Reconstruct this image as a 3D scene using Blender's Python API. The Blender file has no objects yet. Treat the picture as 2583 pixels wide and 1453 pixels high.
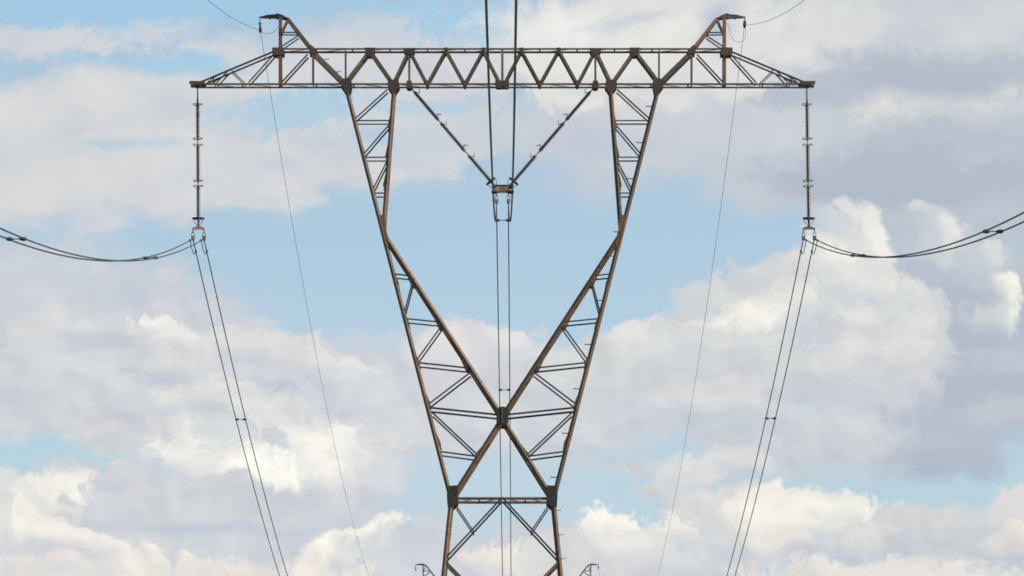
import bpy, bmesh, math, random
from mathutils import Vector, Matrix
random.seed(7)
C = bpy.context.scene.collection
PI = math.pi

# ---------------------------------------------------------------- camera
# all photo measurements below are in pixels of the 2583 x 1453 photograph
F, CX, CY, HORIZON, VPX = 17262.0, 1291.5, 726.5, 2261.0, 1285.8
D = 210.0                                       # camera to pylon, metres
EYE = Vector((0.0, -D, 1.6))
PITCH = math.atan((HORIZON - CY) / F)
YAW = -math.atan((CX - VPX) / F)
cam = bpy.data.cameras.new("camera")
cam.sensor_width = 36.0
cam.lens = F / 2583.0 * 36.0
cam.clip_start, cam.clip_end = 0.5, 20000.0
camo = bpy.data.objects.new("camera", cam)
C.objects.link(camo)
camo.location = EYE
camo.rotation_euler = (PI / 2 + PITCH, 0, YAW)
bpy.context.scene.camera = camo
CAM_R = camo.rotation_euler.to_matrix()

vs = bpy.context.scene.view_settings
vs.view_transform, vs.look, vs.exposure, vs.gamma = 'Standard', 'None', 0.8, 1.0
vs.use_curve_mapping = False
cyc = bpy.context.scene.cycles
cyc.filter_width = 1.7
cyc.use_adaptive_sampling, cyc.adaptive_threshold, cyc.adaptive_min_samples = True, 0.02, 8

# ---------------------------------------------------------------- sun
SUN_EL, SUN_AZ = math.radians(36), math.radians(108)   # azimuth clockwise from +Y (view direction)
sun = bpy.data.lights.new("sun", 'SUN')
sun.energy, sun.angle, sun.color = 3.0, math.radians(0.6), (1.0, 0.93, 0.82)
suno = bpy.data.objects.new("sun", sun)
C.objects.link(suno)
sd = Vector((math.sin(SUN_AZ) * math.cos(SUN_EL), math.cos(SUN_AZ) * math.cos(SUN_EL), math.sin(SUN_EL)))
suno.rotation_euler = sd.to_track_quat('Z', 'Y').to_euler()
suno.location = (60, -60, 80)

# ---------------------------------------------------------------- sky
STR, EXPO = 0.15, 0.8
world = bpy.data.worlds.new("World")
bpy.context.scene.world = world
world.use_nodes = True
world.node_tree.nodes.clear()
wt = bpy.data.node_groups.new("cloudy_sky", 'ShaderNodeTree')
wt.interface.new_socket("Color", in_out='OUTPUT', socket_type='NodeSocketColor')
def N(t, **kw):
    n = wt.nodes.new(t)
    for k, v in kw.items():
        setattr(n, k, v)
    return n
def put(sock, v):
    if isinstance(v, bpy.types.NodeSocket):
        wt.links.new(v, sock)
    else:
        sock.default_value = v
def M(op, a, b=0.0, c=0.0, clamp=False):
    n = N('ShaderNodeMath', operation=op, use_clamp=clamp)
    put(n.inputs[0], a); put(n.inputs[1], b); put(n.inputs[2], c)
    return n.outputs[0]
def lin(c):
    if c[2] > c[0]: c = (c[0] - (1 if c[0] > 206 else 3), c[1] + 1, c[2] - 1)
    return tuple(((x / 255) / 12.92 if x <= 10 else ((x / 255 + 0.055) / 1.055) ** 2.4) / (STR * 2 ** EXPO) for x in c) + (1.0,)
def mix(f, a, b, blend='MIX'):
    n = N('ShaderNodeMix', data_type='RGBA', blend_type=blend)
    n.clamp_factor = True
    put(n.inputs[0], f); put(n.inputs[6], a); put(n.inputs[7], b)
    return n.outputs[2]
def srange(v, a, b, c=0.0, d=1.0, mode='SMOOTHSTEP'):
    n = N('ShaderNodeMapRange', interpolation_type=mode, clamp=(mode == 'LINEAR'))
    put(n.inputs[0], v)
    for i, x in zip((1, 2, 3, 4), (a, b, c, d)):
        put(n.inputs[i], x)
    return n.outputs[0]

tc = N('ShaderNodeTexCoord')
sep = N('ShaderNodeSeparateXYZ'); put(sep.inputs[0], tc.outputs['Generated'])
# blue air: Nishita sky, looked up a little higher so that the low northern sky keeps its blue
lift = N('ShaderNodeCombineXYZ'); put(lift.inputs[0], sep.outputs[0]); put(lift.inputs[1], sep.outputs[1])
put(lift.inputs[2], M('ADD', M('MULTIPLY', M('ABSOLUTE', sep.outputs[2]), 1.6), 0.36))
nrm = N('ShaderNodeVectorMath', operation='NORMALIZE'); put(nrm.inputs[0], lift.outputs[0])
sky = N('ShaderNodeTexSky', sky_type='NISHITA')
sky.sun_disc, sky.sun_elevation, sky.sun_rotation = False, SUN_EL, SUN_AZ
sky.air_density, sky.dust_density, sky.ozone_density = 1.0, 1.2, 1.5
put(sky.inputs[0], nrm.outputs[0])
SKY_GAIN = (1.44, 1.255, 0.925, 1.0)
col = mix(1.0, sky.outputs[0], SKY_GAIN, 'MULTIPLY')

# sky map of the northern sky: tangent-plane coordinates of the view direction, 1 unit = 0.1/17.262 rad
yy = M('MAXIMUM', sep.outputs[1], 0.02)
K = F / 100.0
gx = M('ADD', M('MULTIPLY', M('DIVIDE', sep.outputs[0], yy), K), VPX / 100)
gy = M('SUBTRACT', HORIZON / 100, M('MULTIPLY', M('DIVIDE', sep.outputs[2], yy), K))
cxyz = N('ShaderNodeCombineXYZ'); put(cxyz.inputs[0], gx); put(cxyz.inputs[1], gy)
G = cxyz.outputs[0]
front = srange(sep.outputs[1], 0.05, 0.3)
def noise(vec, scale, detail, rough, lac=2.0):
    n = N('ShaderNodeTexNoise', noise_dimensions='2D')
    put(n.inputs['Vector'], vec); put(n.inputs['Scale'], scale); put(n.inputs['Detail'], detail)
    put(n.inputs['Roughness'], rough); put(n.inputs['Lacunarity'], lac)
    return n
def vadd(a, b, s):
    n = N('ShaderNodeVectorMath', operation='MULTIPLY_ADD')
    put(n.inputs[0], a); put(n.inputs[1], s); put(n.inputs[2], b)
    return n.outputs[0]
def vec(x, y):
    n = N('ShaderNodeVectorMath', operation='MULTIPLY'); put(n.inputs[0], x); put(n.inputs[1], y); return n.outputs[0]
def centred(n):
    v = N('ShaderNodeVectorMath', operation='SUBTRACT'); put(v.inputs[0], n.outputs['Color']); put(v.inputs[1], (0.5, 0.5, 0.5)); return v.outputs[0]
P = vadd(centred(noise(G, 0.45, 2, 0.5)), G, (1.2, 0.8, 0))              # large lazy distortion of the outlines
P2 = vadd(centred(noise(P, 2.6, 4, 0.55)), P, (0.20, 0.20, 0))
GS = vec(P, (0.55, 1.0, 1.0))
nf = M('SUBTRACT', noise(GS, 0.9, 9, 0.55).outputs['Fac'], 0.5)          # drawn-out fractal for veils
LIT = vadd(P2, (0.16, -0.20, 0), (1, 1, 1))
na_ = noise(P2, 1.2, 9, 0.56).outputs['Fac']
GR = vec(P, (0.75, 1.0, 1.0))
nl_ = noise(GR, 0.75, 5, 0.52).outputs['Fac']
nl2 = noise(vadd(GR, (0.20, -0.26, 0), (1, 1, 1)), 0.75, 5, 0.52).outputs['Fac']
def billow(v, detail):
    n = N('ShaderNodeTexVoronoi', voronoi_dimensions='2D', feature='SMOOTH_F1', normalize=True)
    put(n.inputs['Vector'], v); put(n.inputs['Scale'], 2.4); put(n.inputs['Detail'], detail)
    put(n.inputs['Roughness'], 0.5); put(n.inputs['Smoothness'], 0.8)
    return n.outputs['Distance']
nb = M('SUBTRACT', 0.42, billow(P2, 2.0))
nc = M('MULTIPLY_ADD', nb, 0.40, M('SUBTRACT', na_, 0.5))                # cumulus: fractal plus billows
nw = M('MULTIPLY_ADD', nb, 0.35, M('SUBTRACT', noise(P2, 2.8, 7, 0.6).outputs['Fac'], 0.5))   # the same, finer, for small puffs
relief = M('SUBTRACT', nl_, nl2)   # slope towards the sun

col = mix(srange(gy, 5.0, 12.5, 0.0, 0.9), col, lin((190, 210, 226)))    # paler air towards the horizon
# cloud bodies, far to near: centre, radii, tilt, upper colour, lower colour, cover, kind of edge, direction in which it dissolves
# per kind: ragged-edge amplitude and edge softness in photo pixels, and whether the edge billows
KIND = {'haze': (60, 400, 0), 'veil': (95, 120, 0), 'soft': (60, 62, 1), 'cum': (42, 26, 1), 'fine': (24, 15, 1), 'puff': (14, 20, 1)}
BODIES = [
 # high soft veils, upper left
 (330, 345, 640, 190, -3, (209, 211, 218), (214, 214, 218), 0.97, 'veil', None),
 (180, 470, 440, 105, -6, (215, 215, 218), (211, 212, 218), 0.95, 'veil', None),
 (80, 92, 250, 46, 2, (208, 211, 219), (214, 214, 219), 0.95, 'soft', None),
 (420, 80, 260, 60, 0, (200, 208, 221), (200, 208, 221), 0.55, 'haze', None),
 (395, 55, 95, 32, -4, (209, 212, 220), (209, 212, 220), 0.8, 'soft', None),
 (120, 250, 300, 110, -4, (222, 221, 220), (222, 221, 220), 0.8, 'haze', None),
 (360, 310, 240, 70, -2, (219, 218, 219), (219, 218, 219), 0.7, 'haze', None),
 (290, 364, 210, 26, -3, (186, 203, 224), (190, 205, 223), 0.85, 'haze', None),
 (200, 400, 150, 26, 4, (198, 207, 221), (198, 207, 221), 0.6, 'haze', None),
 (300, 450, 280, 80, -4, (220, 219, 219), (220, 219, 219), 0.75, 'haze', None),
 (40, 500, 150, 90, 0, (219, 218, 218), (219, 218, 218), 0.7, 'haze', None),
 # top middle veil
 (940, 118, 400, 105, -3, (203, 209, 221), (212, 212, 219), 0.95, 'veil', None),
 (730, 190, 330, 90, 0, (212, 213, 219), (212, 213, 219), 0.92, 'veil', None),
 (1130, 190, 300, 72, 0, (213, 214, 220), (209, 211, 219), 0.95, 'veil', None),
 (200, 146, 400, 24, -2, (170, 203, 229), (170, 203, 229), 0.8, 'haze', None),
 (420, 150, 220, 28, 2, (167, 201, 229), (167, 201, 229), 0.8, 'haze', None),
 (745, 272, 165, 52, -2, (170, 202, 227), (174, 204, 226), 0.8, "soft", None),
 (1190, 62, 150, 42, 0, (168, 203, 230), (172, 204, 228), 0.95, 'soft', None),
 (960, 8, 420, 32, 0, (166, 202, 231), (166, 202, 231), 0.9, 'haze', None),
 (300, 12, 420, 44, 0, (165, 201, 231), (165, 201, 231), 0.95, 'soft', None),
 # wisps below the crossarm
 (800, 430, 400, 72, -7, (208, 211, 219), (214, 213, 218), 0.96, 'veil', None),
 (1100, 375, 270, 52, -10, (206, 210, 220), (214, 213, 218), 0.93, 'veil', None),
 (980, 275, 130, 60, 0, (204, 209, 220), (208, 211, 219), 0.8, 'haze', None),
 (1135, 312, 150, 58, 8, (214, 214, 219), (206, 210, 220), 0.92, 'soft', None),
 (1140, 262, 190, 26, 2, (174, 204, 228), (178, 206, 227), 0.85, 'haze', None),
 (1040, 418, 260, 42, -9, (216, 214, 217), (216, 214, 217), 0.75, 'haze', None),
 # grey bank, upper right
 (2160, 190, 800, 345, 0, (206, 208, 215), (198, 202, 212), 1.0, 'veil', None),
 (1560, 335, 400, 140, 4, (207, 209, 217), (199, 203, 215), 0.97, 'veil', None),
 (2440, 470, 400, 190, 0, (188, 193, 206), (190, 194, 207), 1.0, 'veil', None),
 (1590, 285, 140, 70, 10, (216, 214, 217), (210, 211, 217), 0.8, 'haze', None),
 (1470, 350, 140, 100, 0, (193, 198, 213), (193, 198, 213), 0.6, 'haze', None),
 (1680, 420, 170, 50, 4, (206, 207, 215), (206, 207, 215), 0.7, 'haze', None),
 (2300, 192, 430, 85, 4, (181, 187, 203), (181, 187, 203), 0.9, 'haze', None),
 (2030, 235, 190, 60, 6, (183, 189, 205), (183, 189, 205), 0.8, 'haze', None),
 (2110, 50, 340, 80, 4, (223, 223, 221), (217, 217, 218), 0.9, 'haze', None),
 (2090, 125, 90, 52, 0, (219, 219, 220), (214, 215, 218), 0.85, 'soft', None),
 (2470, 60, 200, 70, 10, (213, 214, 217), (213, 214, 217), 0.8, 'haze', None),
 (2500, 140, 150, 40, 10, (197, 201, 211), (197, 201, 211), 0.7, 'haze', None),
 (2230, 308, 100, 52, -4, (220, 219, 219), (209, 211, 216), 0.92, 'soft', 90),
 (2330, 282, 60, 34, 0, (209, 211, 216), (207, 209, 215), 0.8, 'soft', 90),
 (2520, 258, 110, 50, -8, (216, 216, 218), (206, 208, 215), 0.9, 'soft', 90),
 (1930, 330, 260, 100, 0, (207, 209, 216), (205, 207, 215), 0.85, 'haze', None),
 (2260, 445, 280, 95, 4, (178, 184, 202), (180, 186, 203), 0.85, 'haze', None),
 (2470, 395, 160, 60, -8, (195, 199, 210), (195, 199, 210), 0.7, 'haze', None),
 (2350, 178, 360, 50, 4, (183, 189, 204), (180, 186, 203), 0.7, 'soft', None),
 (2290, 445, 300, 80, 2, (182, 188, 204), (178, 184, 202), 0.75, 'soft', None),
 (2060, 232, 140, 36, 4, (184, 190, 205), (184, 190, 205), 0.6, 'soft', None),
 # white cumulus behind the crossarm
 (1640, 100, 390, 150, 0, (224, 225, 224), (224, 224, 223), 1.0, 'soft', None),
 (1410, 145, 130, 115, 0, (226, 227, 227), (228, 227, 225), 1.0, 'cum', None),
 (1420, 100, 110, 70, -30, (237, 237, 234), (232, 231, 228), 0.85, 'soft', 90),
 (1690, 95, 140, 80, -6, (238, 237, 231), (232, 231, 227), 0.9, 'haze', None),
 (1470, 150, 200, 60, 0, (232, 231, 228), (232, 231, 228), 0.8, 'haze', None),
 (1630, 42, 150, 20, -2, (202, 207, 219), (206, 210, 219), 0.8, 'haze', None),
 (1520, 30, 90, 15, -18, (214, 217, 222), (214, 217, 222), 0.7, 'haze', None),
 (1810, 60, 70, 120, 12, (183, 193, 213), (188, 196, 211), 0.9, 'haze', None),
 (1735, 92, 46, 62, 0, (231, 230, 225), (222, 221, 220), 0.9, 'soft', 180),
 (1540, 205, 330, 45, 0, (213, 215, 218), (210, 212, 218), 0.7, 'haze', None),
 # middle left, soft
 (140, 790, 470, 170, 4, (204, 207, 216), (211, 211, 217), 0.97, 'veil', None),
 (430, 770, 200, 110, 24, (207, 208, 216), (210, 210, 217), 0.93, 'veil', None),
 (130, 835, 230, 75, 0, (224, 222, 220), (220, 219, 219), 0.85, 'haze', None),
 # bank across the lower half
 (300, 1010, 620, 180, 0, (211, 212, 218), (211, 212, 217), 1.0, 'veil', None),
 (650, 1010, 290, 175, 8, (214, 214, 218), (210, 211, 218), 1.0, 'cum', None),
 (800, 1060, 330, 190, 10, (211, 212, 219), (210, 212, 218), 1.0, 'soft', None),
 (1240, 1030, 480, 170, 0, (213, 213, 219), (209, 211, 219), 1.0, 'veil', None),
 (1170, 885, 170, 72, -3, (221, 220, 221), (213, 213, 219), 0.97, 'cum', 90),
 (1640, 930, 240, 115, -4, (217, 217, 219), (209, 211, 217), 1.0, 'cum', None),
 (1600, 850, 130, 40, -8, (226, 225, 224), (217, 217, 219), 0.8, 'cum', 90),
 (280, 862, 160, 34, 10, (196, 201, 214), (201, 205, 215), 0.85, 'haze', None),
 (420, 872, 120, 56, 14, (224, 223, 222), (212, 213, 218), 0.95, 'cum', 90),
 (400, 828, 70, 22, 10, (240, 238, 233), (230, 229, 226), 0.95, 'fine', 90),
 (465, 842, 60, 20, 18, (233, 232, 229), (222, 222, 223), 0.9, 'fine', 90),
 (395, 860, 60, 15, -14, (232, 231, 228), (222, 222, 223), 0.7, 'fine', 90),
 (630, 872, 130, 34, 4, (226, 225, 223), (215, 215, 219), 0.9, 'cum', 90),
 (760, 905, 110, 34, 24, (223, 222, 221), (214, 214, 219), 0.85, 'cum', 90),
 (890, 930, 50, 18, 20, (232, 231, 227), (220, 220, 221), 0.8, 'fine', 90),
 (420, 950, 80, 26, 8, (196, 201, 216), (204, 207, 217), 0.85, 'cum', -90),
 (610, 955, 60, 22, -8, (198, 203, 217), (205, 208, 218), 0.85, 'cum', -90),
 (710, 962, 60, 24, 14, (197, 202, 217), (205, 208, 218), 0.9, 'cum', -90),
 (820, 1000, 90, 50, 0, (203, 207, 218), (206, 209, 218), 0.7, 'haze', None),
 (520, 1000, 120, 34, -10, (226, 224, 221), (220, 219, 219), 0.8, 'cum', 90),
 (660, 1030, 150, 40, 6, (222, 221, 220), (218, 217, 218), 0.8, 'cum', 90),
 (110, 1020, 240, 90, -4, (206, 208, 216), (211, 211, 217), 0.8, 'haze', None),
 (200, 1085, 220, 50, 0, (217, 216, 217), (214, 214, 217), 0.8, 'haze', None),
 # right hand cumulus field, dark shaded bank first
 (2470, 860, 300, 290, 0, (186, 191, 206), (181, 187, 203), 0.97, 'veil', None),
 (2440, 640, 260, 130, 0, (192, 197, 209), (188, 193, 207), 0.9, 'veil', None),
 (2450, 900, 160, 190, 0, (183, 189, 204), (180, 186, 203), 0.75, 'veil', None),
 (2040, 900, 370, 270, 0, (212, 213, 217), (206, 208, 216), 1.0, 'cum', None),
 (2230, 850, 120, 170, -14, (212, 213, 217), (208, 210, 216), 1.0, 'cum', None),
 (2080, 610, 100, 90, -20, (217, 218, 221), (213, 215, 219), 0.93, 'cum', 180),
 (2180, 600, 70, 105, -8, (226, 226, 224), (229, 228, 223), 1.0, 'cum', 200),
 (2212, 600, 36, 70, -6, (240, 239, 232), (232, 231, 226), 0.95, 'cum', 190),
 (2150, 530, 38, 40, 0, (228, 228, 226), (218, 219, 221), 0.9, 'puff', 120),
 (2205, 552, 34, 34, 0, (233, 232, 228), (218, 219, 221), 0.9, 'puff', 130),
 (2328, 522, 40, 24, 10, (224, 224, 223), (206, 209, 216), 0.8, 'puff', 120),
 (2330, 590, 110, 70, 0, (207, 210, 217), (203, 207, 215), 0.9, 'cum', 180),
 (2388, 578, 40, 50, 0, (231, 230, 226), (216, 217, 219), 0.9, 'puff', 170),
 (2470, 680, 100, 80, 20, (204, 207, 215), (197, 202, 213), 0.85, 'soft', 120),
 (2520, 636, 40, 28, 10, (221, 221, 220), (206, 208, 215), 0.9, 'fine', 130),
 (2540, 762, 55, 85, 8, (240, 239, 231), (226, 225, 222), 1.0, 'cum', 170),
 (2490, 815, 70, 50, 0, (213, 214, 217), (205, 208, 215), 0.8, 'soft', 120),
 (2520, 900, 110, 50, 0, (196, 200, 211), (196, 200, 211), 0.7, 'haze', None),
 (2110, 690, 140, 100, 14, (226, 225, 222), (212, 214, 218), 0.97, 'cum', 110),
 (2130, 660, 60, 40, 14, (239, 237, 231), (228, 227, 224), 0.95, 'cum', 110),
 (2190, 715, 60, 44, 30, (229, 228, 225), (218, 219, 220), 0.85, 'cum', 120),
 (2280, 742, 40, 34, 20, (227, 227, 224), (213, 214, 218), 0.9, 'fine', 150),
 (2310, 830, 44, 80, -8, (220, 220, 220), (210, 212, 217), 0.9, 'cum', 180),
 (2160, 805, 44, 28, 0, (233, 232, 226), (216, 217, 219), 0.95, 'cum', 90),
 (2230, 890, 130, 70, -4, (220, 220, 220), (211, 213, 217), 0.92, 'cum', 90),
 (2310, 950, 60, 50, 20, (220, 220, 220), (211, 213, 217), 0.85, 'cum', 140),
 (2030, 850, 150, 60, 6, (203, 206, 215), (206, 209, 216), 0.75, 'haze', None),
 (2140, 760, 150, 50, 10, (206, 209, 216), (208, 210, 216), 0.6, 'haze', None),
 (1900, 815, 160, 62, -18, (231, 230, 225), (219, 219, 220), 1.0, 'cum', 90),
 (1880, 822, 100, 42, -18, (242, 239, 231), (226, 225, 223), 0.9, 'cum', 90),
 (1965, 765, 70, 44, -34, (224, 224, 222), (213, 215, 219), 0.9, 'cum', 90),
 (1770, 880, 170, 60, 0, (219, 219, 220), (210, 212, 217), 0.85, 'cum', 90),
 (2080, 935, 180, 50, 4, (217, 217, 219), (211, 213, 217), 0.8, 'cum', 90),
 # lower right, shaded
 (1960, 1090, 380, 130, 0, (206, 208, 216), (205, 207, 216), 1.0, 'veil', None),
 (1840, 1015, 170, 70, 0, (219, 218, 218), (212, 213, 217), 0.85, 'cum', 90),
 (2000, 992, 120, 50, 10, (194, 198, 211), (197, 201, 212), 0.75, 'haze', None),
 (2330, 1080, 130, 110, 20, (181, 187, 203), (184, 189, 204), 0.85, 'haze', None),
 (2180, 1120, 170, 55, 0, (211, 212, 217), (206, 208, 215), 0.8, 'soft', 90),
 (2490, 1080, 120, 70, -20, (198, 201, 212), (194, 198, 210), 0.8, 'soft', 90),
 (2390, 1110, 150, 80, 30, (186, 191, 206), (180, 186, 203), 0.65, 'soft', None),
 # blue gaps low in the sky
 (2320, 1264, 400, 60, 0, (187, 209, 223), (190, 212, 224), 1.0, 'soft', None),
 (2450, 1150, 300, 72, -2, (187, 192, 206), (176, 182, 201), 1.0, 'haze', None),
 (2120, 1171, 130, 15, -1, (192, 206, 222), (194, 207, 222), 0.85, 'haze', None),
 (1735, 1160, 80, 42, 10, (188, 209, 225), (189, 210, 224), 0.95, 'soft', None),
 (1770, 1292, 70, 40, -30, (188, 210, 224), (189, 211, 224), 0.95, 'soft', None),
 (1560, 1240, 270, 92, 6, (191, 210, 225), (191, 212, 225), 1.0, 'veil', None),
 (1290, 1215, 250, 60, 3, (194, 211, 226), (194, 212, 226), 0.95, 'veil', None),
 (1090, 1285, 90, 66, 0, (193, 211, 226), (194, 213, 226), 0.95, 'soft', None),
 (1390, 1290, 160, 62, 0, (195, 211, 225), (197, 212, 225), 0.9, 'veil', None),
 (100, 1165, 240, 62, 3, (184, 209, 224), (187, 211, 224), 1.0, 'soft', None),
 (180, 1193, 95, 30, -4, (205, 207, 215), (210, 210, 215), 0.97, 'cum', None),
 (1620, 1174, 180, 22, 2, (207, 209, 217), (207, 209, 217), 0.85, 'soft', None),
 (1690, 1228, 90, 46, -6, (216, 216, 219), (209, 211, 217), 0.93, 'cum', None),
 (1840, 1172, 85, 46, 10, (218, 217, 218), (208, 210, 216), 0.92, 'cum', 90),
 (1775, 1210, 46, 36, 0, (220, 219, 219), (211, 212, 217), 0.93, 'cum', None),
 # bright low cumulus, right
 (1890, 1340, 210, 110, 0, (219, 218, 219), (209, 211, 217), 1.0, 'cum', None),
 (2080, 1345, 190, 95, 4, (229, 228, 225), (221, 220, 220), 1.0, 'cum', None),
 (1948, 1268, 42, 54, -4, (238, 236, 229), (226, 225, 223), 1.0, 'puff', 110),
 (1925, 1335, 100, 84, 0, (245, 240, 228), (228, 225, 221), 0.97, 'cum', 110),
 (2110, 1282, 130, 38, 4, (241, 239, 231), (230, 229, 225), 0.95, 'cum', 90),
 (2020, 1292, 56, 40, 0, (238, 236, 228), (222, 221, 221), 0.9, 'fine', 90),
 (2160, 1330, 70, 36, -30, (243, 240, 229), (226, 225, 223), 0.9, 'cum', 180),
 (2060, 1350, 120, 40, 0, (222, 221, 221), (222, 221, 221), 0.7, 'haze', None),
 (2400, 1420, 400, 140, -4, (210, 211, 216), (203, 206, 215), 1.0, 'cum', None),
 (2240, 1350, 120, 70, -14, (214, 213, 217), (209, 210, 216), 1.0, 'cum', None),
 (2190, 1362, 70, 40, -10, (226, 223, 220), (214, 213, 217), 0.9, 'cum', 90),
 (2330, 1330, 90, 30, 0, (216, 215, 217), (208, 209, 216), 0.8, 'cum', 90),
 (2565, 1290, 80, 66, -20, (221, 219, 218), (212, 212, 216), 1.0, 'cum', None),
 (2565, 1375, 70, 44, 0, (230, 226, 219), (214, 212, 217), 0.9, 'cum', 90),
 (2120, 1415, 270, 32, -2, (194, 198, 213), (197, 201, 214), 0.85, 'haze', None),
 (2500, 1430, 140, 30, 0, (200, 203, 214), (200, 203, 214), 0.7, 'haze', None),
 (2220, 1455, 320, 36, 0, (229, 225, 219), (229, 225, 219), 0.9, 'cum', None),
 (1830, 1410, 160, 50, 0, (205, 207, 217), (207, 208, 217), 0.85, 'haze', None),
 # bright spots and dark wisps of the left bank
 (660, 1180, 380, 170, 0, (236, 234, 229), (232, 230, 227), 0.8, 'haze', None),
 (620, 1170, 250, 85, 4, (238, 234, 227), (228, 226, 224), 0.95, 'haze', None),
 (780, 1150, 130, 70, 14, (250, 247, 236), (238, 235, 228), 0.97, 'cum', 180),
 (480, 1145, 110, 50, 0, (240, 237, 229), (226, 225, 223), 0.9, 'cum', 90),
 (570, 1090, 70, 54, 20, (205, 208, 218), (208, 211, 219), 0.97, 'cum', None),
 (645, 1115, 44, 30, 0, (208, 211, 219), (213, 214, 220), 0.9, 'cum', None),
 (695, 1145, 40, 64, -16, (202, 207, 219), (207, 211, 220), 0.93, 'cum', None),
 (770, 1275, 200, 95, 0, (210, 211, 218), (208, 210, 217), 0.95, 'soft', None),
 (690, 1140, 270, 100, 4, (236, 234, 229), (236, 234, 229), 0.75, 'soft', None),
 (575, 1092, 70, 44, 20, (208, 211, 218), (212, 214, 219), 0.85, 'cum', None),
 (695, 1140, 38, 52, -16, (204, 208, 218), (212, 214, 220), 0.8, 'fine', None),
 (800, 1145, 100, 52, 14, (250, 247, 236), (238, 235, 228), 0.9, 'cum', 180),
 (650, 1215, 175, 95, 10, (252, 249, 238), (244, 241, 231), 0.95, 'haze', None),
 (655, 1205, 80, 56, 10, (255, 254, 244), (255, 252, 240), 0.95, 'soft', None),
 # lower left cumulus
 (90, 1300, 230, 98, -6, (240, 237, 228), (235, 231, 224), 1.0, 'cum', None),
 (190, 1240, 110, 30, -14, (240, 237, 229), (236, 232, 224), 0.95, 'fine', 90),
 (90, 1310, 130, 60, 24, (249, 244, 231), (238, 234, 225), 0.9, 'cum', 90),
 (130, 1275, 120, 18, 34, (224, 223, 222), (226, 225, 223), 0.75, 'cum', None),
 (10, 1265, 30, 60, 0, (219, 220, 221), (224, 223, 222), 0.9, 'cum', None),
 (480, 1310, 290, 115, 0, (210, 211, 217), (207, 209, 217), 1.0, 'cum', None),
 (320, 1230, 90, 60, -36, (209, 210, 217), (208, 209, 217), 1.0, 'cum', None),
 (440, 1260, 190, 60, 0, (216, 215, 218), (211, 212, 217), 0.8, 'haze', None),
 (720, 1405, 520, 95, 0, (208, 210, 218), (209, 211, 219), 1.0, 'veil', None),
 (500, 1336, 350, 30, 2, (190, 196, 214), (200, 206, 218), 0.95, 'haze', None),
 (760, 1348, 180, 28, 0, (196, 201, 215), (201, 205, 217), 0.85, 'haze', None),
 (90, 1420, 260, 85, 0, (211, 212, 218), (222, 221, 221), 1.0, 'soft', None),
 (160, 1352, 110, 38, 24, (242, 237, 228), (228, 226, 223), 0.95, 'cum', 100),
 (235, 1370, 40, 36, 0, (239, 235, 227), (222, 222, 222), 0.9, 'fine', 110),
 (280, 1425, 54, 58, 0, (241, 236, 227), (226, 224, 222), 0.95, 'cum', 180),
 (352, 1418, 46, 48, 0, (243, 237, 227), (228, 225, 222), 0.95, 'fine', 180),
 (452, 1432, 34, 40, 0, (243, 237, 227), (226, 223, 221), 0.95, 'fine', 180),
 (560, 1455, 240, 34, 0, (230, 226, 220), (230, 226, 220), 0.9, 'cum', None),
 (130, 1440, 120, 40, 0, (232, 228, 222), (230, 226, 220), 0.8, 'cum', 90),
 (840, 1435, 105, 74, -34, (247, 241, 228), (240, 235, 224), 1.0, 'cum', None),
 (935, 1385, 110, 62, -24, (243, 239, 230), (236, 231, 224), 1.0, 'cum', None),
 (975, 1345, 80, 28, -10, (248, 245, 235), (236, 231, 224), 0.95, 'fine', 110),
 (905, 1440, 90, 50, 0, (245, 239, 227), (240, 234, 224), 0.9, 'cum', None),
 (870, 1135, 38, 50, 0, (250, 248, 240), (232, 230, 227), 0.95, 'cum', None),
 (940, 1220, 110, 110, 0, (213, 214, 220), (210, 212, 219), 0.85, 'haze', None),
 # bottom middle
 (1220, 1420, 330, 88, 0, (209, 212, 219), (213, 214, 219), 1.0, 'soft', None),
 (1060, 1430, 90, 80, -20, (209, 211, 219), (206, 209, 218), 0.9, 'soft', None),
 (1240, 1420, 85, 56, 0, (238, 233, 224), (228, 224, 220), 0.95, 'cum', 100),
 (1350, 1425, 75, 50, 0, (235, 231, 223), (225, 222, 220), 0.95, 'cum', 100),
 (1530, 1430, 220, 90, -4, (221, 220, 220), (211, 212, 217), 1.0, 'cum', None),
 (1528, 1352, 78, 56, 10, (238, 235, 228), (226, 224, 222), 1.0, 'cum', None),
 (1505, 1332, 44, 32, 0, (247, 244, 234), (232, 230, 226), 0.95, 'fine', 90),
 (1570, 1345, 34, 38, 0, (248, 245, 234), (232, 230, 226), 0.95, 'fine', 120),
 (1690, 1350, 66, 40, 0, (242, 239, 230), (222, 221, 221), 0.97, 'cum', 100),
 (1620, 1378, 100, 40, -6, (227, 225, 223), (214, 215, 219), 0.9, 'cum', 90),
]
main_tree = wt
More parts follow.
